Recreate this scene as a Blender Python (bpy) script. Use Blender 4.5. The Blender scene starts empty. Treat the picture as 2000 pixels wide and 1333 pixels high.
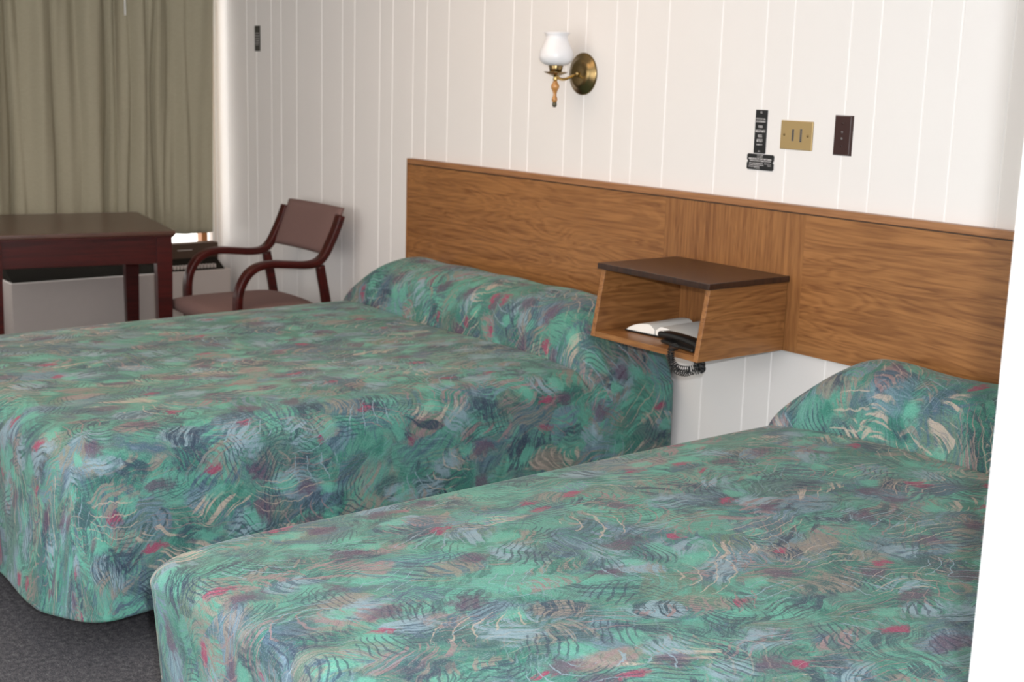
import bpy, bmesh, math, random
import numpy as np
from mathutils import Vector, Matrix
random.seed(7); rng = np.random.RandomState(11)
sc = bpy.context.scene
C = sc.collection
# ---------------------------------------------------------------- camera
CAM = Vector((5.579, -3.042, 1.44)); YAW, PITCH, ROLL, FPX = 0.90897, 0.19773, 0.029277, 2603.81
def cam_axes():
    cy, sy, cp, sp = math.cos(YAW), math.sin(YAW), math.cos(PITCH), math.sin(PITCH)
    f = Vector((-sy*cp, cy*cp, -sp)); r = Vector((cy, sy, 0)); u = r.cross(f)
    cr, sr = math.cos(ROLL), math.sin(ROLL)
    return cr*r + sr*u, -sr*r + cr*u, f
R_, U_, F_ = cam_axes()
cd = bpy.data.cameras.new('camera'); cam = bpy.data.objects.new('camera', cd); C.objects.link(cam)
M = Matrix((R_, U_, -F_)).transposed().to_4x4(); M.translation = CAM; cam.matrix_world = M
cd.sensor_width = 36; cd.lens = FPX*36/2000; cd.clip_start = 0.05
cd.dof.use_dof = True; cd.dof.focus_distance = 2.3; cd.dof.aperture_fstop = 8.0
sc.camera = cam
# ---------------------------------------------------------------- light
w = bpy.data.worlds.new('world'); sc.world = w; w.use_nodes = True
bg = w.node_tree.nodes['Background']; bg.inputs[0].default_value = (1, 0.97, 0.92, 1); bg.inputs[1].default_value = 3.7
def light(name, kind, loc, energy, col, size=0.1, rot=None, size_y=None):
    l = bpy.data.lights.new(name, kind); l.energy = energy; l.color = col
    if kind == 'AREA':
        l.size = size
        if size_y: l.shape = 'RECTANGLE'; l.size_y = size_y
    else: l.shadow_soft_size = size
    o = bpy.data.objects.new(name, l); C.objects.link(o); o.location = loc
    if rot: o.rotation_euler = rot
    return o
light('camera_flash', 'POINT', CAM + R_*0.036 + U_*0.09, 222, (0.94, 0.972, 1.0), 0.012)
light('ceiling_lamp_light', 'AREA', (1.9, -1.5, 2.38), 17, (1.0, 0.70, 0.47), 1.4)
light('front_fill_light', 'AREA', (2.6, -4.62, 1.35), 7, (1.0, 0.87, 0.76), 2.4, (math.radians(90), 0, 0), 1.5)  # added soft fill from behind the camera, no known source there
sc.view_settings.view_transform = 'Standard'; sc.view_settings.look = 'None'
sc.view_settings.gamma = 1; sc.view_settings.use_curve_mapping = False; sc.view_settings.exposure = 0.0

# ---------------------------------------------------------------- materials
class NT:
    def __init__(s, name):
        s.m = bpy.data.materials.new(name); s.m.use_nodes = True
        s.t = s.m.node_tree; s.b = s.t.nodes['Principled BSDF']; s.out = s.t.nodes['Material Output']
    def n(s, typ, ins=None, **kw):
        nd = s.t.nodes.new(typ)
        for k, v in kw.items(): setattr(nd, k, v)
        for k, v in (ins or {}).items():
            if isinstance(v, bpy.types.NodeSocket): s.t.links.new(v, nd.inputs[k])
            else: nd.inputs[k].default_value = v
        return nd
    def link(s, a, b): s.t.links.new(a, b)
    def math(s, op, a, b=0.0, c=None, clamp=False):
        d = {0: a, 1: b}
        if c is not None: d[2] = c
        return s.n('ShaderNodeMath', d, operation=op, use_clamp=clamp).outputs[0]
    def ss(s, v, lo, hi):
        nd = s.n('ShaderNodeMapRange', {0: v, 1: lo, 2: hi}, interpolation_type='SMOOTHSTEP'); return nd.outputs[0]
    def mix(s, f, a, b, mode='MIX'):
        nd = s.n('ShaderNodeMix', data_type='RGBA', blend_type=mode)
        for k, v in ((0, f), (6, a), (7, b)):
            if isinstance(v, bpy.types.NodeSocket): s.link(v, nd.inputs[k])
            else: nd.inputs[k].default_value = v if k == 0 else tuple(v)+((1,) if len(v) == 3 else ())
        return nd.outputs[2]
    def ramp(s, f, stops, interp='LINEAR'):
        nd = s.n('ShaderNodeValToRGB', {0: f}); cr = nd.color_ramp; cr.interpolation = interp
        while len(cr.elements) < len(stops): cr.elements.new(0.5)
        for e, (p, c) in zip(cr.elements, stops): e.position = p; e.color = tuple(c)+(1,)
        return nd.outputs[0]
    def noise(s, vec, scale, detail=3, rough=0.55, dist=0.0):
        return s.n('ShaderNodeTexNoise', {'Vector': vec, 'Scale': scale, 'Detail': detail, 'Roughness': rough, 'Distortion': dist})
    def mapping(s, vec, scale=(1,1,1), loc=(0,0,0), rot=(0,0,0)):
        return s.n('ShaderNodeMapping', {'Vector': vec, 'Scale': scale, 'Location': loc, 'Rotation': rot}).outputs[0]
    def bump(s, h, strength=0.3, dist=0.01):
        nd = s.n('ShaderNodeBump', {'Height': h, 'Strength': strength, 'Distance': dist}); s.link(nd.outputs[0], s.b.inputs['Normal'])
    def obj(s): return s.n('ShaderNodeTexCoord').outputs['Object']
    def uv(s): return s.n('ShaderNodeTexCoord').outputs['UV']
def plain(name, col, rough=0.5, metal=0.0, var=0.06, scale=30, bump=0.0, spec=None, coat=0.0):
    n = NT(name); v = n.noise(n.obj(), scale, 4)
    c = n.mix(v.outputs[0], tuple(x*(1-var) for x in col), tuple(min(1, x*(1+var)) for x in col))
    n.link(c, n.b.inputs['Base Color']); n.b.inputs['Roughness'].default_value = rough; n.b.inputs['Metallic'].default_value = metal
    if spec is not None: n.b.inputs['Specular IOR Level'].default_value = spec
    if coat: n.b.inputs['Coat Weight'].default_value = coat; n.b.inputs['Coat Roughness'].default_value = 0.15
    if bump: n.bump(v.outputs[0], bump, 0.004)
    return n.m
def wood(name, dark, light_, axis='x', rough=0.42, coat=0.15, scale=1.0, contrast=1.0, cath=0.5):
    n = NT(name); o = n.obj()
    st = {'x': (1, 7, 7), 'z': (7, 7, 1), 'y': (7, 1, 7)}[axis]
    fine = {'x': (2.2, 60, 60), 'z': (60, 60, 2.2), 'y': (60, 2.2, 60)}[axis]
    v1 = n.mapping(o, tuple(a*scale for a in st))
    warp = n.noise(v1, 1.7, 3, 0.5, 0.6)
    rings = n.math('FRACT', n.math('MULTIPLY', warp.outputs[0], 13.0))
    rings = n.math('ABSOLUTE', n.math('SUBTRACT', rings, 0.5))
    rings = n.ss(rings, 0.0, 0.5)
    f = n.noise(n.mapping(o, tuple(a*scale for a in fine)), 1.6, 5, 0.65, 0.4).outputs[0]
    band = n.noise(v1, 0.9, 2).outputs[0]
    s = n.math('ADD', n.math('MULTIPLY', rings, 0.28*cath*2), n.math('MULTIPLY', n.ss(f, 0.3, 0.7), 0.50))
    s = n.math('ADD', s, n.math('MULTIPLY', band, 0.42), clamp=True)
    mid = tuple((a+b)/2 for a, b in zip(dark, light_))
    c = n.ramp(s, [(0.12, dark), (0.5, mid), (0.9, light_)])
    n.link(c, n.b.inputs['Base Color']); n.b.inputs['Roughness'].default_value = rough
    n.b.inputs['Coat Weight'].default_value = coat; n.b.inputs['Coat Roughness'].default_value = 0.3
    n.bump(f, 0.08, 0.001)
    return n.m
def painted_quilt(name, off):
    """printed bedspread: patches of pastel strokes, each patch with its own direction and curve"""
    n = NT(name); uv = n.mapping(n.uv(), loc=off)
    def vsub(a, b): return n.n('ShaderNodeVectorMath', {0: a, 1: b}, operation='SUBTRACT').outputs[0]
    def warp(v, sc_, amt):
        wn = n.noise(v, sc_, 2, 0.55).outputs[1]
        d = n.n('ShaderNodeVectorMath', {0: vsub(wn, (0.5, 0.5, 0.5)), 3: amt}, operation='SCALE').outputs[0]
        return n.n('ShaderNodeVectorMath', {0: v, 1: d}, operation='ADD').outputs[0]
    p = warp(warp(uv, 5.0, 0.10), 18.0, 0.018)
    chalk = n.noise(uv, 300, 3, 0.7).outputs[0]
    rough = n.noise(uv, 55, 3, 0.6).outputs[0]
    K = dict(dk=(.042,.090,.105), teal=(.042,.185,.145), mint=(.098,.290,.230), bright=(.115,.375,.290), slate=(.070,.120,.175), blue=(.155,.235,.310), pale=(.23,.33,.39), taupe=(.245,.215,.190), rose=(.28,.19,.20), navy=(.035,.055,.092), mag=(.30,.045,.11), cream=(.46,.38,.32), plum=(.105,.065,.110), olive=(.12,.185,.14), grey=(.085,.165,.155))
    def cells(scale, seed, stretch=(1, 1), base_ang=0.0, spread=1.6, curve=9.0):
        v = n.mapping(p, (stretch[0], stretch[1], 1), (seed*1.37, seed*2.11, 0))
        vo = n.n('ShaderNodeTexVoronoi', {'Vector': v, 'Scale': scale, 'Randomness': 1.0}, voronoi_dimensions='2D')
        c = n.n('ShaderNodeSeparateColor', {0: vo.outputs['Color']}).outputs
        l = vsub(v, vo.outputs['Position'])
        ls = n.n('ShaderNodeSeparateXYZ', {0: l}).outputs
        ang = n.math('ADD', n.math('MULTIPLY', n.math('SUBTRACT', c[0], .5), spread*2), base_ang)
        ca, sa = n.math('COSINE', ang), n.math('SINE', ang)
        al = n.math('ADD', n.math('MULTIPLY', ls[0], ca), n.math('MULTIPLY', ls[1], sa))
        ac = n.math('SUBTRACT', n.math('MULTIPLY', ls[1], ca), n.math('MULTIPLY', ls[0], sa))
        kk = n.math('MULTIPLY', n.math('SUBTRACT', c[2], .5), curve*2)
        ac = n.math('ADD', ac, n.math('MULTIPLY', kk, n.math('MULTIPLY', al, al)))
        # fanning: lines converge along the stroke
        ac2 = n.math('DIVIDE', ac, n.math('ADD', 1.0, n.math('MULTIPLY', al, n.math('MULTIPLY', n.math('SUBTRACT', c[1], .5), scale*1.1))))
        d = n.math('ADD', vo.outputs['Distance'], n.math('MULTIPLY', n.math('SUBTRACT', rough, .5), .55))
        return c, al, ac2, d
    def bristle(c, al, ac, fa, fc, detail=3):
        v = n.n('ShaderNodeCombineXYZ', {0: n.math('MULTIPLY', al, fa), 1: n.math('MULTIPLY', ac, fc), 2: n.math('MULTIPLY', c[0], 17.0)}).outputs[0]
        return n.noise(v, 1.0, detail, 0.6).outputs[0]
    def pal(f, names):
        k = len(names); return n.ramp(f, [(i/k, K[x]) for i, x in enumerate(names)], 'CONSTANT')
    mul = lambda a, b: n.math('MULTIPLY', a, b)
    # wash
    b1 = n.noise(p, 7, 4, 0.65).outputs[0]
    col = n.ramp(b1, [(.30, K['dk']), (.40, K['teal']), (.49, K['mint']), (.57, K['grey']), (.66, K['slate']), (.74, K['blue'])])
    # broad patches
    c, al, ac, d = cells(7.5, 1, (1, .8))
    A = pal(c[1], ['teal', 'mint', 'slate', 'bright', 'grey', 'mint', 'blue', 'teal', 'bright', 'olive'])
    B = pal(c[2], ['dk', 'mint', 'taupe', 'teal', 'slate', 'bright', 'grey', 'dk', 'blue', 'teal'])
    br = bristle(c, al, ac, 11, 105, 5)
    col = n.mix(mul(n.ss(d, .72, .40), .80), col, n.mix(n.ss(br, .42, .60), A, B))
    # middle patches
    c, al, ac, d = cells(12, 2, (1, .62), curve=14)
    A = pal(c[2], ['mint', 'slate', 'taupe', 'bright', 'dk', 'mint', 'grey', 'teal', 'pale', 'olive'])
    B = pal(c[1], ['teal', 'navy', 'mint', 'taupe', 'slate', 'dk', 'rose', 'blue'])
    br = bristle(c, al, ac, 14, 150, 5)
    col = n.mix(mul(mul(n.ss(d, .56, .30), n.ss(c[0], .30, .36)), .88), col, n.mix(n.ss(br, .44, .56), A, B))
    # long strokes in taupe, rose, cream over dark
    c, al, ac, d = cells(13, 3, (1, .34), curve=12, spread=.8)
    br = bristle(c, al, ac, 9, 135)
    lines = mul(n.ss(br, .50, .57), mul(n.ss(d, .56, .34), n.ss(c[1], .30, .34)))
    col = n.mix(mul(lines, .88), col, pal(c[2], ['taupe', 'dk', 'rose', 'cream', 'navy', 'taupe', 'slate', 'cream', 'taupe']))
    # all-over fine pencil texture following the patches
    c, al, ac, d = cells(16, 21, (1, .5), curve=10)
    fb = bristle(c, al, ac, 22, 330, 2)
    col = n.mix(mul(n.ss(fb, .53, .66), .50), col, pal(c[1], ['navy', 'dk', 'slate', 'navy', 'teal']))
    col = n.mix(mul(n.ss(fb, .46, .34), .42), col, pal(c[2], ['taupe', 'pale', 'mint', 'rose', 'taupe', 'blue']))
    # soft dark pools and pale blue scumbles
    c, al, ac, d = cells(8, 4, (1, .7))
    br = bristle(c, al, ac, 25, 80)
    col = n.mix(mul(mul(n.ss(d, .42, .12), n.ss(c[1], .66, .69)), mul(n.ss(br, .36, .58), .85)), col, K['navy'])
    c, al, ac, d = cells(8.5, 5, (1, .7))
    br = bristle(c, al, ac, 14, 90)
    col = n.mix(mul(mul(n.ss(d, .42, .15), n.ss(c[1], .62, .65)), mul(n.ss(br, .40, .54), .9)), col, K['pale'])
    c, al, ac, d = cells(10, 6, (1, .7))
    col = n.mix(mul(mul(n.ss(d, .36, .10), n.ss(c[1], .74, .76)), .8), col, K['plum'])
    c, al, ac, d = cells(15, 7, (1.1, .55))
    col = n.mix(mul(mul(n.ss(d, .30, .12), n.ss(c[1], .885, .905)), mul(n.ss(bristle(c, al, ac, 18, 80), .34, .50), .85)), col, K['mag'])
    c, al, ac, d = cells(11, 8, (1, .8))
    col = n.mix(mul(mul(n.ss(d, .34, .14), n.ss(c[1], .72, .75)), .75), col, K['bright'])
    # fine sets of parallel lines: dark hatching, pale pencil
    def hatch(seed, scale, stretch, freq, thr, width, colr, amt, curve=8, spread=1.6):
        c, al, ac, d = cells(scale, seed, stretch, curve=curve, spread=spread)
        f = n.math('ABSOLUTE', n.math('SUBTRACT', n.math('FRACT', n.math('ADD', mul(ac, freq), mul(rough, .45))), .5))
        return n.mix(mul(mul(n.ss(f, width, width*.4), n.ss(d, .46, .34)), mul(n.ss(c[1], thr, thr+.03), amt)), col, colr)
    col = hatch(9, 9, (1, 1), 75, .70, .20, K['navy'], .7)
    col = hatch(10, 12, (1, .8), 95, .70, .20, K['dk'], .7)
    col = hatch(11, 7, (1, .55), 42, .66, .075, K['cream'], .65, curve=10)
    col = hatch(12, 10, (1, .5), 55, .64, .08, K['rose'], .7, curve=12)
    col = hatch(13, 8, (1, .7), 38, .70, .06, K['pale'], .8)
    # chalky grain
    col = n.mix(mul(n.ss(chalk, .52, .66), .25), col, (.36, .43, .42))
    col = n.mix(mul(n.ss(chalk, .47, .34), .36), col, (.04, .06, .07))
    n.link(col, n.b.inputs['Base Color']); n.b.inputs['Roughness'].default_value = 0.7
    n.b.inputs['Specular IOR Level'].default_value = 0.12
    n.b.inputs['Sheen Weight'].default_value = 0.12; n.b.inputs['Sheen Roughness'].default_value = 0.4; n.b.inputs['Sheen Tint'].default_value = (1, .93, .86, 1)
    wr = n.noise(n.uv(), 7, 3, 0.5, 0.8).outputs[0]
    n.bump(n.math('ADD', wr, mul(rough, 0.04)), 0.45, 0.03)
    return n.m

WALLC = (.83, .805, .795)
def wall_mat(name, col, var=0.012):
    m = plain(name, col, 0.5, var=var, scale=3, spec=0.35); return m
m_panel = wall_mat('painted_panelling', WALLC); m_groove = wall_mat('groove_paint', (.868, .843, .832))
m_white = plain('white_paint', (.9, .9, .89), 0.5, var=.01)
m_ceil = plain('ceiling_paint', (.82, .80, .77), 0.8, var=.02)
HD, HL = (.150, .054, .015), (.360, .160, .052)
m_wx = wood('oak_laminate_horizontal', HD, HL, 'x'); m_wz = wood('oak_laminate_vertical', HD, HL, 'z', cath=.25)
m_wy = wood('oak_laminate_crosswise', HD, HL, 'y')
m_trim = wood('oak_edge_band', (.20, .08, .03), (.42, .20, .085), 'x', cath=.2)
m_dark = wood('dark_walnut_top', (.013, .005, .004), (.044, .018, .010), 'z', rough=.3, coat=.1)
m_line = plain('dark_brown_strip', (.06, .03, .018), .6)
m_cherry = wood('dark_cherry_wood', (.020, .0025, .002), (.075, .008, .006), 'y', rough=.36, coat=.0, cath=.2)
m_cherry.node_tree.nodes['Principled BSDF'].inputs['Specular IOR Level'].default_value = .3
m_cherry_top = wood('cherry_table_top', (.045, .012, .006), (.085, .026, .012), 'y', rough=.34, coat=.5, cath=.2)
m_uph = plain('mauve_upholstery', (.185, .108, .098), .9, var=.18, scale=260, bump=.15)
m_blk = plain('black_plastic', (.012, .013, .014), .28, var=.1)
m_wrt = plain('white_lettering', (.62, .60, .60), .6)
m_brown = plain('brown_plastic', (.040, .016, .014), .28, var=.1)
m_tan = plain('tan_brass_plate', (.46, .33, .15), .35, metal=.35, var=.05)
m_slot = plain('grey_slot', (.16, .15, .15), .5)
m_brass = plain('antique_brass', (.26, .185, .085), .27, metal=1.0, var=.15, scale=12)
m_brass2 = plain('polished_brass', (.62, .44, .18), .25, metal=1.0, var=.05)
m_honey = wood('honey_turned_wood', (.30, .12, .03), (.60, .30, .09), 'z', rough=.3, coat=.5)
m_tip = plain('finial_tip', (.10, .09, .06), .4, metal=.8)
m_beige = plain('beige_metal', (.50, .44, .41), .45, var=.03)
m_ventdk = plain('dark_vent', (.018, .016, .013), .95, spec=.05)
m_ventbr = plain('brown_vent', (.085, .055, .040), .8, spec=.1)
m_paper = plain('book_paper', (.86, .84, .80), .8, var=.02)
m_orange = plain('orange_wood_post', (.42, .16, .045), .5)
m_steel = plain('steel', (.5, .5, .5), .3, metal=1.0)
m_fabric_dk = plain('mattress_ticking', (.35, .36, .38), .9)

def glass_mat():
    n = NT('window_glass'); n.b.inputs['Transmission Weight'].default_value = 1; n.b.inputs['Roughness'].default_value = 0; n.b.inputs['IOR'].default_value = 1.02
    nz = n.noise(n.obj(), 2); n.link(n.mix(nz.outputs[0], (.97, .97, .97), (1, 1, 1)), n.b.inputs['Base Color']); return n.m
m_glass = glass_mat()
def shade_mat():
    n = NT('frosted_glass'); nz = n.noise(n.obj(), 20)
    c = n.mix(nz.outputs[0], (.80, .80, .84), (.86, .86, .89)); n.link(c, n.b.inputs['Base Color'])
    n.b.inputs['Roughness'].default_value = .3; n.b.inputs['Subsurface Weight'].default_value = .3; n.b.inputs['Subsurface Radius'].default_value = (.02, .02, .02)
    return n.m
m_shade = shade_mat()
def carpet_mat():
    n = NT('grey_carpet'); o = n.obj(); a = n.noise(o, 260, 3, .7).outputs[0]; b = n.noise(o, 70, 3).outputs[0]
    s = n.math('ADD', n.math('MULTIPLY', a, .6), n.math('MULTIPLY', b, .4))
    n.link(n.ramp(s, [(.32, (.035, .035, .040)), (.5, (.095, .094, .105)), (.68, (.22, .215, .225))]), n.b.inputs['Base Color'])
    n.b.inputs['Roughness'].default_value = 1; n.b.inputs['Specular IOR Level'].default_value = .05; n.bump(s, .8, .01); return n.m
m_carpet = carpet_mat()
def curtain_mat():
    n = NT('olive_curtain_cloth'); o = n.obj()
    a = n.noise(n.mapping(o, (1, 1, .3)), 300, 2).outputs[0]; b = n.noise(n.mapping(o, (1, 1, 8)), 40, 2).outputs[0]
    s = n.math('ADD', n.math('MULTIPLY', a, .5), n.math('MULTIPLY', b, .5))
    c = n.mix(s, (.30, .275, .20), (.41, .375, .28))
    n.link(c, n.b.inputs['Base Color']); n.b.inputs['Roughness'].default_value = .85; n.b.inputs['Specular IOR Level'].default_value = .2
    tr = n.n('ShaderNodeBsdfTranslucent', {0: c}); mx = n.n('ShaderNodeMixShader', {0: .06}); n.link(n.b.outputs[0], mx.inputs[1]); n.link(tr.outputs[0], mx.inputs[2]); n.link(mx.outputs[0], n.out.inputs[0])
    n.bump(a, .1, .002); return n.m
m_curt = curtain_mat()

# ---------------------------------------------------------------- mesh helpers
def obj(name, bm, mats, parent=None, smooth=False, bevel=0, seg=2, sub=0, weighted=False):
    me = bpy.data.meshes.new(name); bm.normal_update(); bm.to_mesh(me); bm.free()
    for m in (mats if isinstance(mats, (list, tuple)) else [mats]): me.materials.append(m)
    o = bpy.data.objects.new(name, me); C.objects.link(o)
    if parent: o.parent = parent
    if smooth: me.polygons.foreach_set('use_smooth', [True]*len(me.polygons))
    if bevel:
        b = o.modifiers.new('bevel', 'BEVEL'); b.width = bevel; b.segments = seg; b.limit_method = 'ANGLE'; b.angle_limit = math.radians(35)
        me.polygons.foreach_set('use_smooth', [True]*len(me.polygons))
        wn = o.modifiers.new('wn', 'WEIGHTED_NORMAL')
    if sub: s = o.modifiers.new('sub', 'SUBSURF'); s.levels = sub; s.render_levels = sub
    return o
def box(bm, a, b, mi=0):
    vs = [bm.verts.new((x, y, z)) for z in (a[2], b[2]) for y in (a[1], b[1]) for x in (a[0], b[0])]
    for f in ((0,2,3,1), (4,5,7,6), (0,1,5,4), (2,6,7,3), (0,4,6,2), (1,3,7,5)):
        bm.faces.new([vs[i] for i in f]).material_index = mi
    return vs
def boxbm(*ab):
    bm = bmesh.new()
    for a, b in ab: box(bm, a, b)
    return bm
def lathe(prof, axis='z', center=(0,0,0), n=48, bm=None):
    bm = bm or bmesh.new(); rings = []
    for r, h in prof:
        ring = []
        for i in range(n):
            t = 2*math.pi*i/n; c_, s_ = r*math.cos(t), r*math.sin(t)
            p = (c_, s_, h) if axis == 'z' else (c_, -h, s_)
            ring.append(bm.verts.new(Vector(center)+Vector(p)))
        rings.append(ring)
    for a, b in zip(rings, rings[1:]):
        for i in range(n):
            j = (i+1) % n; bm.faces.new((a[i], a[j], b[j], b[i]))
    for ring, fl in ((rings[0], 1), (rings[-1], 0)):
        if max((v.co-ring[0].co).length for v in ring) > 1e-4:
            bm.faces.new(ring[::-1] if fl else ring)
    bmesh.ops.remove_doubles(bm, verts=bm.verts, dist=1e-6); bmesh.ops.recalc_face_normals(bm, faces=bm.faces)
    return bm
def catmull(pts, per=8):
    P = [Vector(p) for p in pts]; P = [2*P[0]-P[1]] + P + [2*P[-1]-P[-2]]; out = []
    for i in range(1, len(P)-2):
        for k in range(per):
            t = k/per; a, b, c, d = P[i-1:i+3]
            out.append(.5*((2*b)+(c-a)*t+(2*a-5*b+4*c-d)*t*t+(3*b-a-3*c+d)*t**3))
    out.append(P[-2]); return out
def sweep(path, section, up=Vector((1,0,0)), bm=None, scale=None, cap=True):
    """section: list of (a,b): a along up, b along tangent x up"""
    bm = bm or bmesh.new(); rings = []
    for i, p in enumerate(path):
        t = (path[min(i+1, len(path)-1)] - path[max(i-1, 0)]).normalized()
        u = (up - t*up.dot(t)).normalized() if abs(t.dot(up)) < .98 else t.orthogonal().normalized()
        s = t.cross(u); k = scale[i] if scale else 1
        rings.append([bm.verts.new(p + u*a*k + s*b*k) for a, b in section])
    m = len(section)
    for a, b in zip(rings, rings[1:]):
        for i in range(m): bm.faces.new((a[i], a[(i+1) % m], b[(i+1) % m], b[i]))
    if cap: bm.faces.new(rings[0][::-1]); bm.faces.new(rings[-1])
    bmesh.ops.recalc_face_normals(bm, faces=bm.faces)
    return bm
def circ(r, n=10): return [(r*math.cos(2*math.pi*i/n), r*math.sin(2*math.pi*i/n)) for i in range(n)]
def rrect(w, h, r, n=4):
    out = []
    for cx, cy, a0 in ((w/2-r, h/2-r, 0), (-w/2+r, h/2-r, 90), (-w/2+r, -h/2+r, 180), (w/2-r, -h/2+r, 270)):
        for i in range(n+1):
            a = math.radians(a0 + 90*i/n); out.append((cx+r*math.cos(a), cy+r*math.sin(a)))
    return out
def thing(name, label, cat, loc=(0,0,0), rz=0, group=None):
    o = bpy.data.objects.new(name, None); C.objects.link(o); o.location = loc; o.rotation_euler = (0, 0, rz)
    return tag(o, label, cat, group)
def tag(o, label, cat, group=None):
    o['label'] = label; o['category'] = cat
    if group: o['group'] = group
    return o
def struct(o): o['kind'] = 'structure'; return o
def offset(bm, d):
    for v in bm.verts: v.co -= Vector(d)
    return bm

# ---------------------------------------------------------------- room shell
XL, XR, YF, ZC = -0.85, 6.6, -4.6, 2.44
fracs = [0, .1897, .3368, .4216, .5886, .6711, .7968, .8764]
grooves = sorted(1.2192*(k+f) for k in range(-2, 6) for f in fracs)
grooves = [g for g in grooves if XL+.03 < g < XR-.03]
bm = bmesh.new(); GW, GD = .0040, .002
xs = [(XL, 0, 0)]
for g in grooves: xs += [(g-GW, 0, 1), (g-GW*.4, GD, 1), (g+GW*.4, GD, 1), (g+GW, 0, 0)]
xs.append((XR, 0, 0))
cols = [(bm.verts.new((x, y, 0)), bm.verts.new((x, y, ZC)), m) for x, y, m in xs]
for a, b in zip(cols, cols[1:]): bm.faces.new((a[0], b[0], b[1], a[1])).material_index = a[2]
bk = [bm.verts.new(v) for v in ((XL, .1, 0), (XR, .1, 0), (XR, .1, ZC), (XL, .1, ZC))]; bm.faces.new(bk[::-1])
struct(obj('wall_back', bm, [m_panel, m_groove]))
struct(obj('floor', boxbm(((XL-.2, YF-.2, -.1), (XR+.2, .1, 0))), m_carpet))
struct(obj('ceiling', boxbm(((XL-.2, YF-.2, ZC), (XR+.2, .1, ZC+.1))), m_ceil))
struct(obj('wall_front', boxbm(((XL, YF-.1, 0), (1.4, YF, ZC)), ((3.8, YF-.1, 0), (XR, YF, ZC)), ((1.4, YF-.1, 0), (3.8, YF, .6)), ((1.4, YF-.1, 2.1), (3.8, YF, ZC))), m_panel))
w2 = bpy.data.objects.new('added_window', None); C.objects.link(w2); struct(w2)  # unseen opening added in the front wall to let in fill light
obj('window_frame', boxbm(((1.4, YF-.09, .6), (1.44, YF-.05, 2.1)), ((3.76, YF-.09, .6), (3.8, YF-.05, 2.1)), ((1.44, YF-.09, .6), (3.76, YF-.05, .64)), ((1.44, YF-.09, 2.06), (3.76, YF-.05, 2.1))), m_white, w2)
struct(obj('wall_right', boxbm(((XR, YF, 0), (XR+.1, 0, ZC))), m_panel))
struct(obj('wall_partition', boxbm(((5.062, -2.2, 0), (5.19, 0, ZC))), m_white, bevel=.003))
WY0, WY1, WZ0, WZ1 = -2.42, -.012, .44, 2.1
struct(obj('wall_left', boxbm(((XL-.12, YF, 0), (XL, WY0, ZC)), ((XL-.12, WY1, 0), (XL, 0, ZC)), ((XL-.12, WY0, 0), (XL, WY1, WZ0)), ((XL-.12, WY0, WZ1), (XL, WY1, ZC))), m_panel))
win = thing('window_1', 'window', 'window'); 
for k in ('label', 'category'): del win[k]
win['kind'] = 'structure'
fr = bmesh.new(); f0, f1 = XL-.09, XL-.02
for a, b in (((WY0, WZ0), (WY1, WZ0+.02)), ((WY0, WZ1-.04), (WY1, WZ1)), ((WY0, WZ0), (WY0+.04, WZ1)), ((WY1-.012, WZ0), (WY1, WZ1)), ((-1.5, WZ0), (-1.46, WZ1))):
    box(fr, (f0, a[0], a[1]), (f1, b[0], b[1]))
obj('window_frame', fr, m_white, win)
obj('window_mullion', boxbm(((XL-.07, -.088, WZ0+.02), (XL-.015, -.055, WZ1-.04))), m_orange, win)
obj('window_pane', boxbm(((XL-.06, WY0+.04, WZ0+.02), (XL-.055, -.09, WZ1-.04)), ((XL-.06, -.053, WZ0+.02), (XL-.055, -.025, WZ1-.04))), m_glass, win)

# ---------------------------------------------------------------- curtain
def curtain(name, y0, y1, xbase, zb, zt, folds, label, seed, lean=0.0):
    r = random.Random(seed); bm = bmesh.new(); NY, NZ = int(abs(y1-y0)*320), 60
    L = bm.loops.layers.uv.new('UVMap')
    grid = []
    ph = [r.uniform(0, 6.28) for _ in folds]; amp = [r.uniform(.6, 1.2) for _ in folds]; wid = [r.uniform(.008, .02) for _ in folds]
    for j in range(NZ+1):
        z = zb + (zt-zb)*j/NZ; row = []
        for i in range(NY+1):
            y = y0 + (y1-y0)*i/NY; x = 0
            for k, f in enumerate(folds):
                fy = f + .012*math.sin(z*2.1+ph[k]) + .006*math.sin(z*5+ph[k]*2)
                dd = (y-fy)/(wid[k]*(1+.25*math.sin(z*1.7+ph[k])))
                x -= .034*amp[k]*math.exp(-abs(dd)**1.4)
            x += .020*math.sin(y*26+.6*math.sin(z*2)) + .008*math.sin(y*55+z*1.3) + .004*math.sin(y*90-z*2)
            yy = y + lean*(z-zb)*max(0, 1-abs(y-y1)/.4)
            row.append(bm.verts.new((xbase+x, yy, z)))
        grid.append(row)
    for j in range(NZ):
        for i in range(NY): bm.faces.new((grid[j][i], grid[j][i+1], grid[j+1][i+1], grid[j+1][i]))
    o = obj(name, bm, m_curt, smooth=True); s = o.modifiers.new('solid', 'SOLIDIFY'); s.thickness = .003
    return tag(o, label, 'curtain', 'drapes over the window')
cf = [-.205, -.31, -.37, -.425]
c1 = curtain('curtain', -.575, -.075, -.735, .60, 2.30, cf+[-.50], 'right olive drape panel hanging next to the panelled wall', 3, lean=.018)
h1 = obj('hem', boxbm(((-.76, -.56, .60), (-.758, -.09, .605))), m_curt, c1)
c2 = curtain('curtain', -2.5, -.535, -.76, .60, 2.30, [-.61, -.745, -.87, -1.015, -1.07, -1.2, -1.31, -1.4, -1.53, -1.61, -1.74, -1.9, -2.0, -2.15, -2.3], 'wide left olive drape panel hanging behind the cherry table', 5)
obj('hem', boxbm(((-.785, -2.45, .60), (-.783, -.57, .605))), m_curt, c2)
wand = tag(obj('curtain_rod', boxbm(((-.80, -2.6, 2.345), (-.70, -.02, 2.37))), m_white), 'white traverse rod carrying the olive drapes', 'curtain rod')
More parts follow.
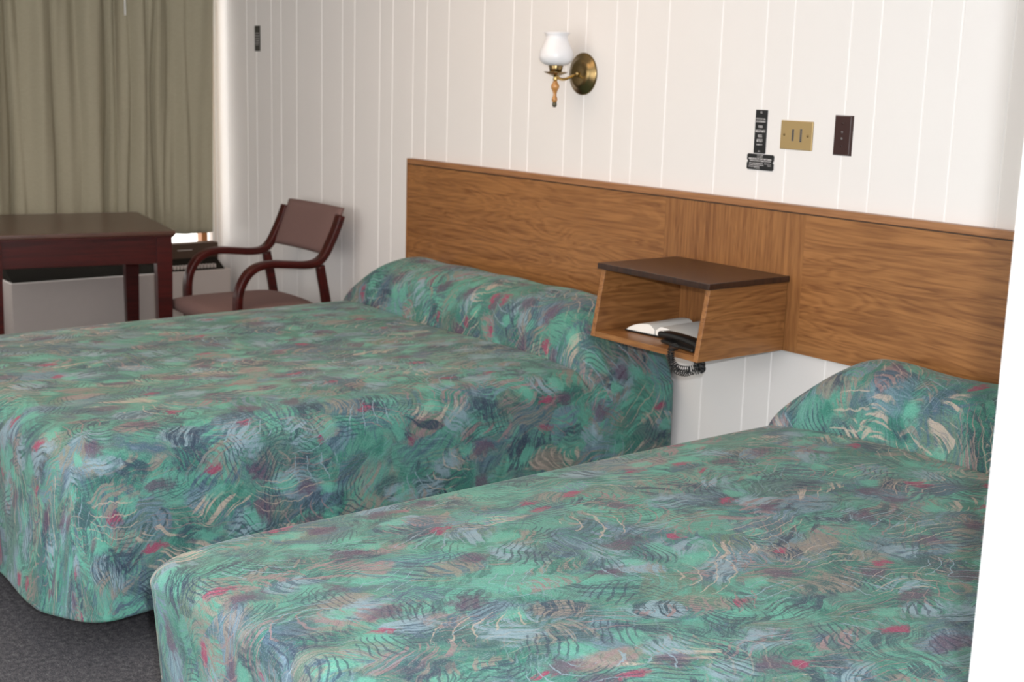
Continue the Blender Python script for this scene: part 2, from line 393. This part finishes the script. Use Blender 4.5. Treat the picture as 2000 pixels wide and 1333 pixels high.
obj('pull_wand', sweep([Vector((-.690, -.542, 2.36)), Vector((-.690, -.537, 1.66))], circ(.004)), m_white, wand, smooth=True)

# ---------------------------------------------------------------- headboard
HX0, HX1 = .98, 4.57; HZ0, HZ1 = .66, 1.091; CX0, CX1 = 2.493, 3.068
hb = thing('headboard', 'long wall-mounted oak laminate headboard spanning behind both beds', 'headboard', (HX0, 0, HZ0))
def hpart(name, a, b, m, **k): return obj(name, offset(boxbm((a, b)), (HX0, 0, HZ0)), m, hb, **k)
hpart('side_panel', (HX0+.006, -.028, HZ0), (CX0, -.002, HZ1-.021), m_wx)
hpart('center_panel', (CX0, -.0285, HZ0), (CX1, -.002, HZ1-.021), m_wz)
hpart('side_panel', (CX1, -.028, HZ0), (HX1-.006, -.002, HZ1-.021), m_wx)
hpart('dark_strip', (HX0+.006, -.0295, HZ1-.0245), (HX1-.006, -.003, HZ1-.0208), m_line)  # thin dark brown strip just below the top rail
hpart('top_rail', (HX0, -.032, HZ1-.021), (HX1, -.001, HZ1), m_trim, bevel=.002)
hpart('end_strip', (HX0, -.031, HZ0), (HX0+.006, -.001, HZ1-.021), m_wz)
hpart('end_strip', (HX1-.006, -.031, HZ0), (HX1, -.001, HZ1-.021), m_wz)

# ---------------------------------------------------------------- shelf box
BX0, BX1, BZ0, BZ1 = 2.562, 3.018, .661, .866
bx = thing('nightstand', 'open box nightstand with dark walnut top mounted on the oak headboard', 'nightstand', (2.79, -.03, BZ0))
o0 = (2.79, -.03, BZ0)
def slanted(x0, x1, z0, z1, yt=-.352, yb=-.388):
    bm = bmesh.new(); vs = [bm.verts.new(v) for x in (x0, x1) for v in ((x, -.030, z0), (x, yb, z0), (x, yt, z1), (x, -.030, z1))]
    for f in ((0,1,2,3), (7,6,5,4), (0,4,5,1), (1,5,6,2), (2,6,7,3), (3,7,4,0)): bm.faces.new([vs[i] for i in f])
    bmesh.ops.recalc_face_normals(bm, faces=bm.faces); return bm
T_ = .017
for x0, x1 in ((BX0, BX0+T_), (BX1-T_, BX1)): obj('side_panel', offset(slanted(x0, x1, BZ0, BZ1), o0), m_wy, bx, bevel=.001)
obj('bottom_panel', offset(boxbm(((BX0+T_, -.386, BZ0), (BX1-T_, -.030, BZ0+T_))), o0), m_wx, bx)
obj('top_panel', offset(boxbm(((BX0-.006, -.366, BZ1), (BX1+.008, -.030, BZ1+.018))), o0), m_dark, bx, bevel=.002)

# book, open
bk_ = thing('open_book', 'open white-paged book lying in the box nightstand', 'book', (2.735, -.205, BZ0+T_+.002), math.radians(5))
def page_block(s):
    bm = bmesh.new(); N = 14; sec = []
    for i in range(N+1):
        t = i/N; x = s*(.003+.108*t); z = .004+.024*(1-t**3)*(.45+.55*min(1, t*6)) + .004
        sec.append((x, z))
    vs = [[bm.verts.new((x, y, zz)) for (x, zz) in sec] + [bm.verts.new((sec[-1][0]+s*.006, y, .004)), bm.verts.new((sec[0][0], y, .004))] for y in (-.085, .10)]
    a, b = vs; m = len(a)
    for i in range(m): bm.faces.new((a[i], a[(i+1) % m], b[(i+1) % m], b[i]))
    bm.faces.new(a[::-1]); bm.faces.new(b); bmesh.ops.recalc_face_normals(bm, faces=bm.faces); return bm
obj('page_block', page_block(-1), m_paper, bk_, bevel=.001); obj('page_block', page_block(1), m_paper, bk_, bevel=.001)
obj('cover', boxbm(((-.119, -.089, 0), (.119, .104, .004))), m_blk, bk_, bevel=.001)
# telephone
ph = thing('telephone', 'black corded telephone at the right front of the box nightstand', 'telephone', (2.898, -.328, BZ0+T_+.002), math.radians(-10))
ph_base = obj('base', boxbm(((-.075, -.028, 0), (.085, .028, .010))), m_blk, ph, bevel=.006, seg=3)
hp = catmull([(-.098, .004, .019), (-.07, .004, .022), (0, .004, .025), (.07, .004, .022), (.095, .004, .018)])
hs = obj('handset', sweep(hp, rrect(.050, .020, .008), up=Vector((0, 1, 0)), scale=[1.0-.2*math.sin(math.pi*i/(len(hp)-1)) for i in range(len(hp))]), m_blk, ph, smooth=True)
obj('hang_up_button', lathe([(.004, 0), (.004, .002), (0.0001, .0025)], center=(-.082, -.012, .0305)), m_steel, hs, smooth=True)
cpath = catmull([Vector(v)-Vector((2.895, -.322, BZ0+T_+.001)) for v in ((2.925, -.375, .690), (2.928, -.398, .688), (2.932, -.404, .668), (2.938, -.402, .650), (2.952, -.398, .638), (2.972, -.392, .6345), (2.99, -.386, .637), (3.003, -.375, .6425), (3.01, -.36, .648), (2.99, -.34, .651), (2.96, -.33, .6525))], 60)
Rz = Matrix.Rotation(math.radians(10), 3, 'Z'); cpath = [Rz @ p for p in cpath]
def coil(path, rad, wire, pitch):
    pts = []; ang = 0
    for i, p in enumerate(path):
        t = (path[min(i+1, len(path)-1)] - path[max(i-1, 0)]).normalized()
        u = t.cross(Vector((.3, .9, .1))).normalized(); s = t.cross(u)
        if i: ang += 2*math.pi*(p-path[i-1]).length/pitch
        pts.append(p + u*rad*math.cos(ang) + s*rad*math.sin(ang))
    return pts
bmc = sweep(coil(cpath, .0095, .0012, .0066), circ(.0013, 6))
sweep(coil([p+Vector((.012, -.006, -.004-.005*abs(math.sin(i*.01)))) for i, p in enumerate(cpath[60:])], .0085, .0012, .0066), circ(.0013, 6), bm=bmc)
obj('coiled_cord', bmc, m_blk, ph, smooth=True)

# ---------------------------------------------------------------- sconce
sp = (2.030, 0, 1.447)
sco = thing('wall_sconce', 'brass wall sconce with frosted white tulip shade above the left bed', 'wall lamp', sp)
obj('backplate', lathe([(.0715, 0), (.0715, .004), (.068, .007), (.056, .011), (.050, .017), (.044, .021), (.03, .0235), (.0001, .025)], 'y'), m_brass, sco, smooth=True)
obj('knob', lathe([(.006, .024), (.007, .03), (.004, .034), (.0001, .035)], 'y', (.0, 0, .0)), m_brass2, sco, smooth=True)
ap = catmull([(-.012, -.022, -.002), (-.012, -.045, -.010), (-.009, -.075, -.019), (-.006, -.100, -.018), (-.005, -.120, -.006)])
obj('arm', sweep(ap, circ(.005, 12)), m_brass2, sco, smooth=True)
Cc = (-.005, -.12, 0)
obj('drip_dish', lathe([(.008, -.010), (.020, -.006), (.038, .002), (.041, .0045), (.036, .004), (.018, -.002), (.0001, -.002)], center=Cc), m_brass, sco, smooth=True)
obj('cup', lathe([(.016, -.001), (.020, .003), (.022, .012), (.025, .026), (.024, .028), (.0001, .027)], center=Cc), m_brass, sco, smooth=True)
obj('lamp_shade', lathe([(.024, .025), (.040, .029), (.052, .038), (.058, .051), (.0585, .062), (.054, .078), (.046, .094), (.039, .108), (.0365, .119), (.0385, .127), (.046, .1345), (.044, .1345), (.036, .128), (.0345, .119), (.037, .108), (.044, .094), (.052, .078), (.0565, .062), (.056, .051), (.050, .040), (.038, .031), (.022, .0275)], center=Cc), m_shade, sco, smooth=True)
obj('stem', lathe([(.005, -.028), (.007, -.024), (.009, -.020), (.006, -.016), (.008, -.010), (.010, -.008)], center=Cc), m_brass2, sco, smooth=True)
obj('turned_finial', lathe([(.0001, -.098), (.007, -.097), (.0095, -.090), (.010, -.085), (.0065, -.078), (.0055, -.070), (.008, -.060), (.0135, -.050), (.0145, -.044), (.012, -.036), (.0075, -.031), (.0085, -.028), (.006, -.026)], center=Cc), m_honey, sco, smooth=True)
obj('finial_tip', lathe([(.0001, -.114), (.005, -.113), (.008, -.107), (.0075, -.100), (.006, -.096), (.0001, -.096)], center=Cc), m_tip, sco, smooth=True)

# ---------------------------------------------------------------- wall plates and plaques
def lettering(bm, x0, x1, z, h, y, r, wmin=.0012, wmax=.0035):
    x = x0
    while x < x1-.001:
        w_ = min(r.uniform(wmin, wmax), x1-x); k = r.choice((0, 1, 2))
        if k == 0: box(bm, (x, y-.0004, z-h/2), (x+w_*.45, y, z+h/2))
        elif k == 1: box(bm, (x, y-.0004, z-h/2), (x+w_, y, z-h/4)); box(bm, (x, y-.0004, z-h/4), (x+w_*.4, y, z+h/2))
        else: box(bm, (x, y-.0004, z-h/2), (x+w_, y, z+h/2*.7))
        x += w_ + .0009
r = random.Random(4)
def strip(label, x, z0, z1, w_, rows, group=None):
    t = thing('wall_plaque', label, 'sign', (x, 0, z0), group=group)
    obj('plate', boxbm(((-w_/2, -.003, 0), (w_/2, 0, z1-z0))), m_blk, t, bevel=.0008)
    bm = bmesh.new()
    for fz, fw, h in rows: lettering(bm, -fw*w_/2, fw*w_/2, fz*(z1-z0), h, -.003, r)
    obj('lettering', bm, m_wrt, t); return t
strip('tall narrow black instruction plaque left of the tan plate', 2.8515, 1.2285, 1.357, .046,
      [(.945, .18, .006), (.79, .82, .004), (.735, .80, .005), (.62, .40, .0075), (.515, .85, .0075), (.405, .36, .0085), (.30, .52, .0095), (.205, .52, .004), (.05, .2, .003)])
strip('small narrow black plaque high on the wall near the drapes', -.387, 1.513, 1.633, .055,
      [(.70, .75, .004), (.60, .75, .004), (.50, .75, .004), (.41, .7, .005), (.32, .7, .004), (.25, .6, .003)])
lp = thing('wall_plaque', 'wide black plaque with notched sides under the tall plaque', 'sign', (2.8575, 0, 1.1795))
bm = bmesh.new(); W2, H2 = .052, .047
pts = [(-W2+.004, 0), (W2-.004, 0), (W2, .004), (W2, H2*.42), (W2-.005, H2*.52), (W2, H2*.62), (W2, H2-.004), (W2-.004, H2), (-W2+.004, H2), (-W2, H2-.004), (-W2, H2*.62), (-W2+.005, H2*.52), (-W2, H2*.42), (-W2, .004)]
a = [bm.verts.new((x, 0, z)) for x, z in pts]; b = [bm.verts.new((x, -.0035, z)) for x, z in pts]
for i in range(len(a)): j = (i+1) % len(a); bm.faces.new((a[i], a[j], b[j], b[i]))
bm.faces.new(b); bm.faces.new(a[::-1]); bmesh.ops.recalc_face_normals(bm, faces=bm.faces)
obj('plate', bm, m_blk, lp)
bm = bmesh.new(); lettering(bm, -.013, .013, .0435, .003, -.0035, r)
for z, x0, x1, h in ((.0385, -.013, .011, .0025), (.033, -.045, .045, .005), (.027, -.040, .042, .004), (.0195, -.042, .012, .0032), (.0195, .018, .043, .0025), (.0145, -.042, .018, .003), (.0145, .03, .044, .003), (.009, -.044, .0, .003), (.0045, -.02, .0, .002)):
    lettering(bm, x0, x1, z, h, -.0035, r)
obj('lettering', bm, m_wrt, lp)
tp = thing('switch_plate', 'tan rectangular wall plate with two narrow slots', 'wall plate', (2.9905, 0, 1.2475), math.radians(0))
obj('plate', boxbm(((-.0595, -.005, 0), (.0595, 0, .083))), m_tan, tp, bevel=.002)
for sx in (-.044, .044): obj('screw', lathe([(.0035, .005), (.0035, .0062), (.0001, .0066)], 'y', (sx, 0, .0415), 16), m_brass, tp, smooth=True)
for sx, hh in ((-.012, .034), (.018, .038)):
    s_ = obj('slot', boxbm(((sx-.0035, -.0058, .0415-hh/2), (sx+.0035, -.005, .0415+hh/2))), m_slot, tp)
    bm = bmesh.new()
    for k in range(7): box(bm, (sx-.0028, -.0066, .0415-hh/2+.002+k*hh/7.2), (sx+.0028, -.0058, .0415-hh/2+.0042+k*hh/7.2))
    obj('rib', bm, m_blk, s_)
bp = thing('wall_plate', 'dark brown upright wall plate right of the tan plate', 'wall plate', (3.157, 0, 1.241))
bm = bmesh.new(); pw, phh = .033, .113
v0 = [bm.verts.new(v) for v in ((-pw, 0, 0), (pw, 0, 0), (pw, 0, phh), (-pw, 0, phh))]
v1 = [bm.verts.new(v) for v in ((-pw+.006, -.007, .004), (pw-.006, -.007, .004), (pw-.006, -.007, phh-.004), (-pw+.006, -.007, phh-.004))]
for i in range(4): j = (i+1) % 4; bm.faces.new((v0[i], v0[j], v1[j], v1[i]))
bm.faces.new(v1); bm.faces.new(v0[::-1]); bmesh.ops.recalc_face_normals(bm, faces=bm.faces)
obj('plate', bm, m_brown, bp, bevel=.001)
for z in (.027, .048, .066, .090): obj('button', lathe([(.0035, .007), (.0035, .0078), (.0001, .008)], 'y', (0, 0, z), 14), m_slot if z in (.048, .066) else m_brown, bp, smooth=True)

# ---------------------------------------------------------------- beds
def bedspread(W, Lb, zt, zhem, Rc, rr, crease, hp, seed, xfade=(.25, .25)):
    """local: x centred, y=0 at the wall, -y to the foot"""
    rnd = random.Random(seed); crease0 = crease; H = Rc-rr + rr*math.pi/2 + (zt-rr-zhem)
    NX, NY = 230, 260
    sW = W/2-Rc; sL = Lb-Rc
    bm = bmesh.new(); uvl = bm.loops.layers.uv.new('UVMap'); uvs = {}
    def prof(d):
        if d < Rc-rr: return d, 0.0, 0.0
        d -= Rc-rr; q = rr*math.pi/2
        if d < q: a = d/rr; return Rc-rr+rr*math.sin(a), rr*(1-math.cos(a)), 0.0
        return Rc, rr+(d-q), (d-q)
    def sm(t): t = max(0, min(1, t)); return t*t*(3-2*t)
    fo = [(rnd.uniform(8, 16), rnd.uniform(0, 6), rnd.uniform(.3, 1)) for _ in range(5)]
    ss = np.concatenate([np.linspace(-sW-H, -sW, 75, endpoint=False), np.linspace(-sW, sW, 90, endpoint=False), np.linspace(sW, sW+H, 76)])
    tt = np.concatenate([np.linspace(0, .5, 70, endpoint=False), np.linspace(.5, sL, 90, endpoint=False), np.linspace(sL, sL+H, 76)])
    grid = []
    for t in tt:
        row = []
        for s in ss:
            a = max(0, abs(s)-sW); sg = 1 if s > 0 else -1; b = max(0, t-sL)
            d = max(a, b); th = (math.pi/2)*(b/(a+b)) if a+b > 0 else 0
            # hem is rounded off at the foot corners
            e, h, hang = prof(d)
            if a > 0 and b > 0: dx, dy = math.cos(th), math.sin(th)
            else: dx, dy = (1, 0) if a > 0 else (0, 1)
            cs = sg*min(abs(s), sW) ; ct = min(t, sL)
            fold = 0
            if hang > 0:
                per = (ct if a >= b else sL + (sW - sg*cs)) + th*.3 + (2.2 if sg > 0 else 0)
                k = sm(hang/.35)
                fold = k*.014*sum(wt*math.sin(f*per+p_ + hang*2) for f, p_, wt in fo)/2
                if seed == 3 and sg > 0 and a >= b:
                    q = (ct-1.84)*.62 + (hang-.0)*.79; l = (1.84-ct)*.79+hang*.62
                    if 0 < l < .5: fold += .013*math.exp(-(q/.018)**2)*math.sin(math.pi*l/.5)
                    q = (ct-1.30)*.97 + hang*.22
                    fold += .010*math.exp(-(q/.02)**2)*sm(hang/.2)
                fold += (.020 if seed == 3 else -.035)*hang/.4  # slight outward flare
            x = cs + sg*dx*(e+fold); y = -(ct + dy*(e+fold)); z = zt - h
            # sagging, soft top
            top = 1-sm(h/.1)
            z += top*(.006*math.sin(3.1*x+1.3)*math.sin(2.3*y+.4) + .004*math.sin(7*x+2*y) - .012*sm((abs(x)-W/2+.25)/.25))
            z -= .018*math.exp(-((abs(x)-W/2)**2+(y+Lb)**2)/.13**2)*top
            # pillow roll at the head
            crease = crease0 + max(-.05, .035-.22*(x+W/2-.05)) if seed == 8 else crease0
            yy = -y; u = (yy-crease*.46)/(crease*.54)
            if abs(u) < 1:
                roll = (1-abs(u)**2.6)**.62
                ex = min(sm((W/2+.03-x)/xfade[1]) if x > 0 else 1, sm((x+W/2+.03)/xfade[0]) if x < 0 else 1)
                z += hp*roll*(ex**.6)*(1-sm(h/.26))*(1+.02*math.sin(9*x+seed)+.015*math.sin(21*x))
                if hang > 0: x += sg*.02*roll*(1-sm(hang/.4))
            if .35 < u < 1.12 and hang == 0: y -= .030*math.sin(math.pi*(u-.35)/.77)*(1-sm(h/.1))
            z -= .014*math.exp(-((yy-crease-.006)/.014)**2)*top
            v = bm.verts.new((x, y, z)); uvs[v] = (s, t); row.append(v)
        grid.append(row)
    j0 = int(np.searchsorted(tt, .42))
    for i in range(len(ss)):
        for j in range(j0, -1, -1):
            v, v1 = grid[j][i], grid[j+1][i]; uvs[v] = (uvs[v][0], uvs[v1][1] - (v.co-v1.co).length)
    for j in range(len(tt)-1):
        for i in range(len(ss)-1):
            f = bm.faces.new((grid[j][i], grid[j+1][i], grid[j+1][i+1], grid[j][i+1]))
            for l in f.loops: l[uvl].uv = uvs[l.vert]
    return bm
def make_bed(label, x0, x1, yfoot, zt, zhem, off, seed, crease, hp, xf, Rc=.14, rr=.085):
    W = x1-x0; Lb = -yfoot-.034
    t = thing('bed', label, 'bed', ((x0+x1)/2, -.034, 0), 0, 'motel beds')
    cv = obj('bedspread', bedspread(W, Lb, zt, zhem, Rc, rr, crease, hp, seed, xf), painted_quilt('painted_floral_bedspread', off), t, smooth=True)
    s = cv.modifiers.new('solid', 'SOLIDIFY'); s.thickness = .006; s.offset = -1
    obj('mattress', boxbm(((-W/2+.06, -Lb+.06, .32), (W/2-.06, -.01, zt-.06))), m_fabric_dk, t, bevel=.04, seg=4)
    obj('box_spring', boxbm(((-W/2+.07, -Lb+.07, .14), (W/2-.07, -.01, .32))), m_fabric_dk, t, bevel=.01)
    for sx in (-1, 1):
        for y in (-.25, -Lb+.3): obj('leg', boxbm(((sx*(W/2-.25)-.02, y-.02, 0), (sx*(W/2-.25)+.02, y+.02, .14))), m_blk, t)
    return t
make_bed('bed with green and blue painterly bedspread in front of the window table and armchair', 1.03, 2.565, -2.03, .555, .105, (0, 0, 0), 3, .335, .175, (.30, .22))
make_bed('nearer bed with green and blue painterly bedspread, cut off by the white wall edge', 3.28, 4.80, -2.135, .56, .10, (2.37, 1.13, 0), 8, .30, .168, (.22, .3), .09, .045)

# ---------------------------------------------------------------- armchair
ch = thing('armchair', 'cherry bentwood armchair with mauve upholstery against the panelled wall', 'chair', (.36, -.36, 0))
near = [(-.600, 0), (-.605, .25), (-.608, .42), (-.606, .50), (-.592, .552), (-.560, .598), (-.515, .624), (-.455, .632), (-.37, .625), (-.30, .619), (-.245, .624), (-.205, .652), (-.170, .712), (-.142, .770), (-.122, .822)]
rear = [(-.222, .612), (-.212, .56), (-.195, .475), (-.165, .30), (-.12, .12), (-.085, 0)]
for x in (.115, .605):
    p_ = catmull([(x-.36, y+.36, z) for y, z in near], 6)
    sf = obj('side_frame', sweep(p_, rrect(.048, .031, .009)), m_cherry, ch, smooth=True)
    p_ = catmull([(x-.36, y+.36, z) for y, z in rear], 5)
    obj('leg', sweep(p_, rrect(.040, .034, .009)), m_cherry, ch, smooth=True)
def cushion(nx, ny, f):
    bm = bmesh.new(); top = []; bot = []
    for j in range(ny+1):
        a = []; b = []
        for i in range(nx+1):
            u, v = i/nx*2-1, j/ny*2-1; P1, P2 = f(u, v)
            a.append(bm.verts.new(P1)); b.append(bm.verts.new(P2))
        top.append(a); bot.append(b)
    for j in range(ny):
        for i in range(nx):
            bm.faces.new((top[j][i], top[j][i+1], top[j+1][i+1], top[j+1][i])); bm.faces.new((bot[j][i], bot[j+1][i], bot[j+1][i+1], bot[j][i+1]))
    def rim(L1, L2):
        for k in range(len(L1)-1): bm.faces.new((L1[k], L2[k], L2[k+1], L1[k+1]))
    rim(top[0], bot[0]); rim(top[-1][::-1], bot[-1][::-1]); rim([r_[0] for r_ in top][::-1], [r_[0] for r_ in bot][::-1]); rim([r_[-1] for r_ in top], [r_[-1] for r_ in bot])
    bmesh.ops.recalc_face_normals(bm, faces=bm.faces); return bm
def seatf(u, v):
    w_ = .222+.004*(1-v); x = u*w_; y = (-.450+.36) + v*.243
    k = ((1-abs(u)**4)*(1-abs(v)**4))**.5
    fr_ = .02*(1-u*u) if v < 0 else 0
    return (x, y - fr_*(-v if v < 0 else 0), .430+.026*k+.006*(1-u*u)), (x*.985, y - fr_*.8*(-v if v < 0 else 0), .394-.022*k)
obj('seat', cushion(24, 24, seatf), m_uph, ch, smooth=True)
def backf(u, v):
    z = .752+v*.100; x = u*.236; yc = (-.178 + (z-.65)*.40)+.36 + .012*(1-u*u)*1
    k = ((1-abs(u)**6)*(1-abs(v)**6))**.5
    return (x, yc-.006-.018*k-.006, z+.002*(1-u*u)), (x, yc+.002+.014*k, z)
obj('backrest', cushion(20, 16, backf), m_uph, ch, smooth=True)
for y0 in (-.245, .12): obj('seat_rail', boxbm(((-.235, y0, .325), (.235, y0+.028, .376))), m_cherry, ch, bevel=.003)

# ---------------------------------------------------------------- table
tr = math.atan2(-.213, .977)   # table turned a little off the window wall
tb = thing('table', 'square dark cherry wood table standing before the olive drapes', 'table', (.218, -.703, 0), math.atan2(.182, -.983)+math.pi)
S_ = .78   # local: x from -S_ to 0 (towards the window), y from -S_ to 0
obj('table_top', boxbm(((-S_, -S_, .722), (0, 0, .742))), m_cherry_top, tb, bevel=.003)
obj('top_moulding', boxbm(((-S_+.006, -S_+.006, .714), (-.006, -.006, .722))), m_cherry, tb)
for a, b in (((-.050, -S_+.07, .60), (-.028, -.07, .714)), ((-S_+.028, -S_+.07, .60), (-S_+.05, -.07, .714)), ((-S_+.07, -.050, .60), (-.07, -.028, .714)), ((-S_+.07, -S_+.028, .60), (-.07, -S_+.05, .714))):
    obj('apron', boxbm((a, b)), m_cherry, tb, bevel=.002)
for lx in (-S_+.046, -.046):
    for ly in (-S_+.046, -.046):
        bm = bmesh.new(); tw, bw = .033, .026
        v1 = [bm.verts.new((lx+a*bw, ly+b*bw, 0)) for a, b in ((-1,-1),(1,-1),(1,1),(-1,1))]; v15 = [bm.verts.new((lx+a*tw, ly+b*tw, .60)) for a, b in ((-1,-1),(1,-1),(1,1),(-1,1))]; v2 = [bm.verts.new((lx+a*tw, ly+b*tw, .714)) for a, b in ((-1,-1),(1,-1),(1,1),(-1,1))]
        for A, B in ((v1, v15), (v15, v2)):
            for i in range(4): j = (i+1) % 4; bm.faces.new((A[i], A[j], B[j], B[i]))
        bm.faces.new(v1[::-1]); bm.faces.new(v2)
        obj('leg', bm, m_cherry, tb, bevel=.002)

# ---------------------------------------------------------------- air conditioner
ac = thing('air_conditioner', 'beige through-wall air conditioner unit with dark grille under the drapes', 'air conditioner', (-.72, -.60, 0))
A0 = (-.72, -.60, 0)
def acp(name, a, b, m, **k): return obj(name, offset(boxbm((a, b)), A0), m, ac, **k)
acp('front_panel', (-.622, -1.15, .02), (-.60, -.055, .428), m_beige, bevel=.004)
acp('side_panel', (-.845, -1.15, .02), (-.622, -1.135, .428), m_beige, bevel=.003)
acp('side_panel', (-.845, -.07, .02), (-.622, -.055, .428), m_beige, bevel=.003)
acp('base', (-.84, -1.13, 0), (-.64, -.075, .02), m_ventdk)
bm = bmesh.new()   # sloping top grille
vs = [bm.verts.new(v) for y in (-1.135, -.07) for v in ((-.622, y, .405), (-.622, y, .42), (-.76, y, .487), (-.845, y, .487), (-.845, y, .38))]
for f in ((0,1,2,3,4), (9,8,7,6,5), (0,5,6,1), (1,6,7,2), (2,7,8,3), (3,8,9,4), (4,9,5,0)): bm.faces.new([vs[i] for i in f])
bmesh.ops.recalc_face_normals(bm, faces=bm.faces); offset(bm, A0); gr = obj('top_grille', bm, m_ventdk, ac)
sl = bmesh.new()
for i in range(14):
    y = -.36 + i*.018; box(sl, (-.665, y, .435), (-.635, y+.008, .452))
offset(sl, A0); obj('louver', sl, m_beige, gr)
acp('control_lid', (-.80, -.345, .44), (-.735, -.058, .550), m_ventbr, bevel=.003)
acp('air_label', (-.7355, -.28, .515), (-.7345, -.20, .519), m_beige)

# ceiling lamp out of the picture, carrying the room light
cl = thing('ceiling_lamp', 'flush white ceiling lamp above the room', 'ceiling lamp', (1.9, -1.5, ZC))
obj('rim', boxbm(((-.75, -.75, -.035), (.75, .75, 0))), m_white, cl)
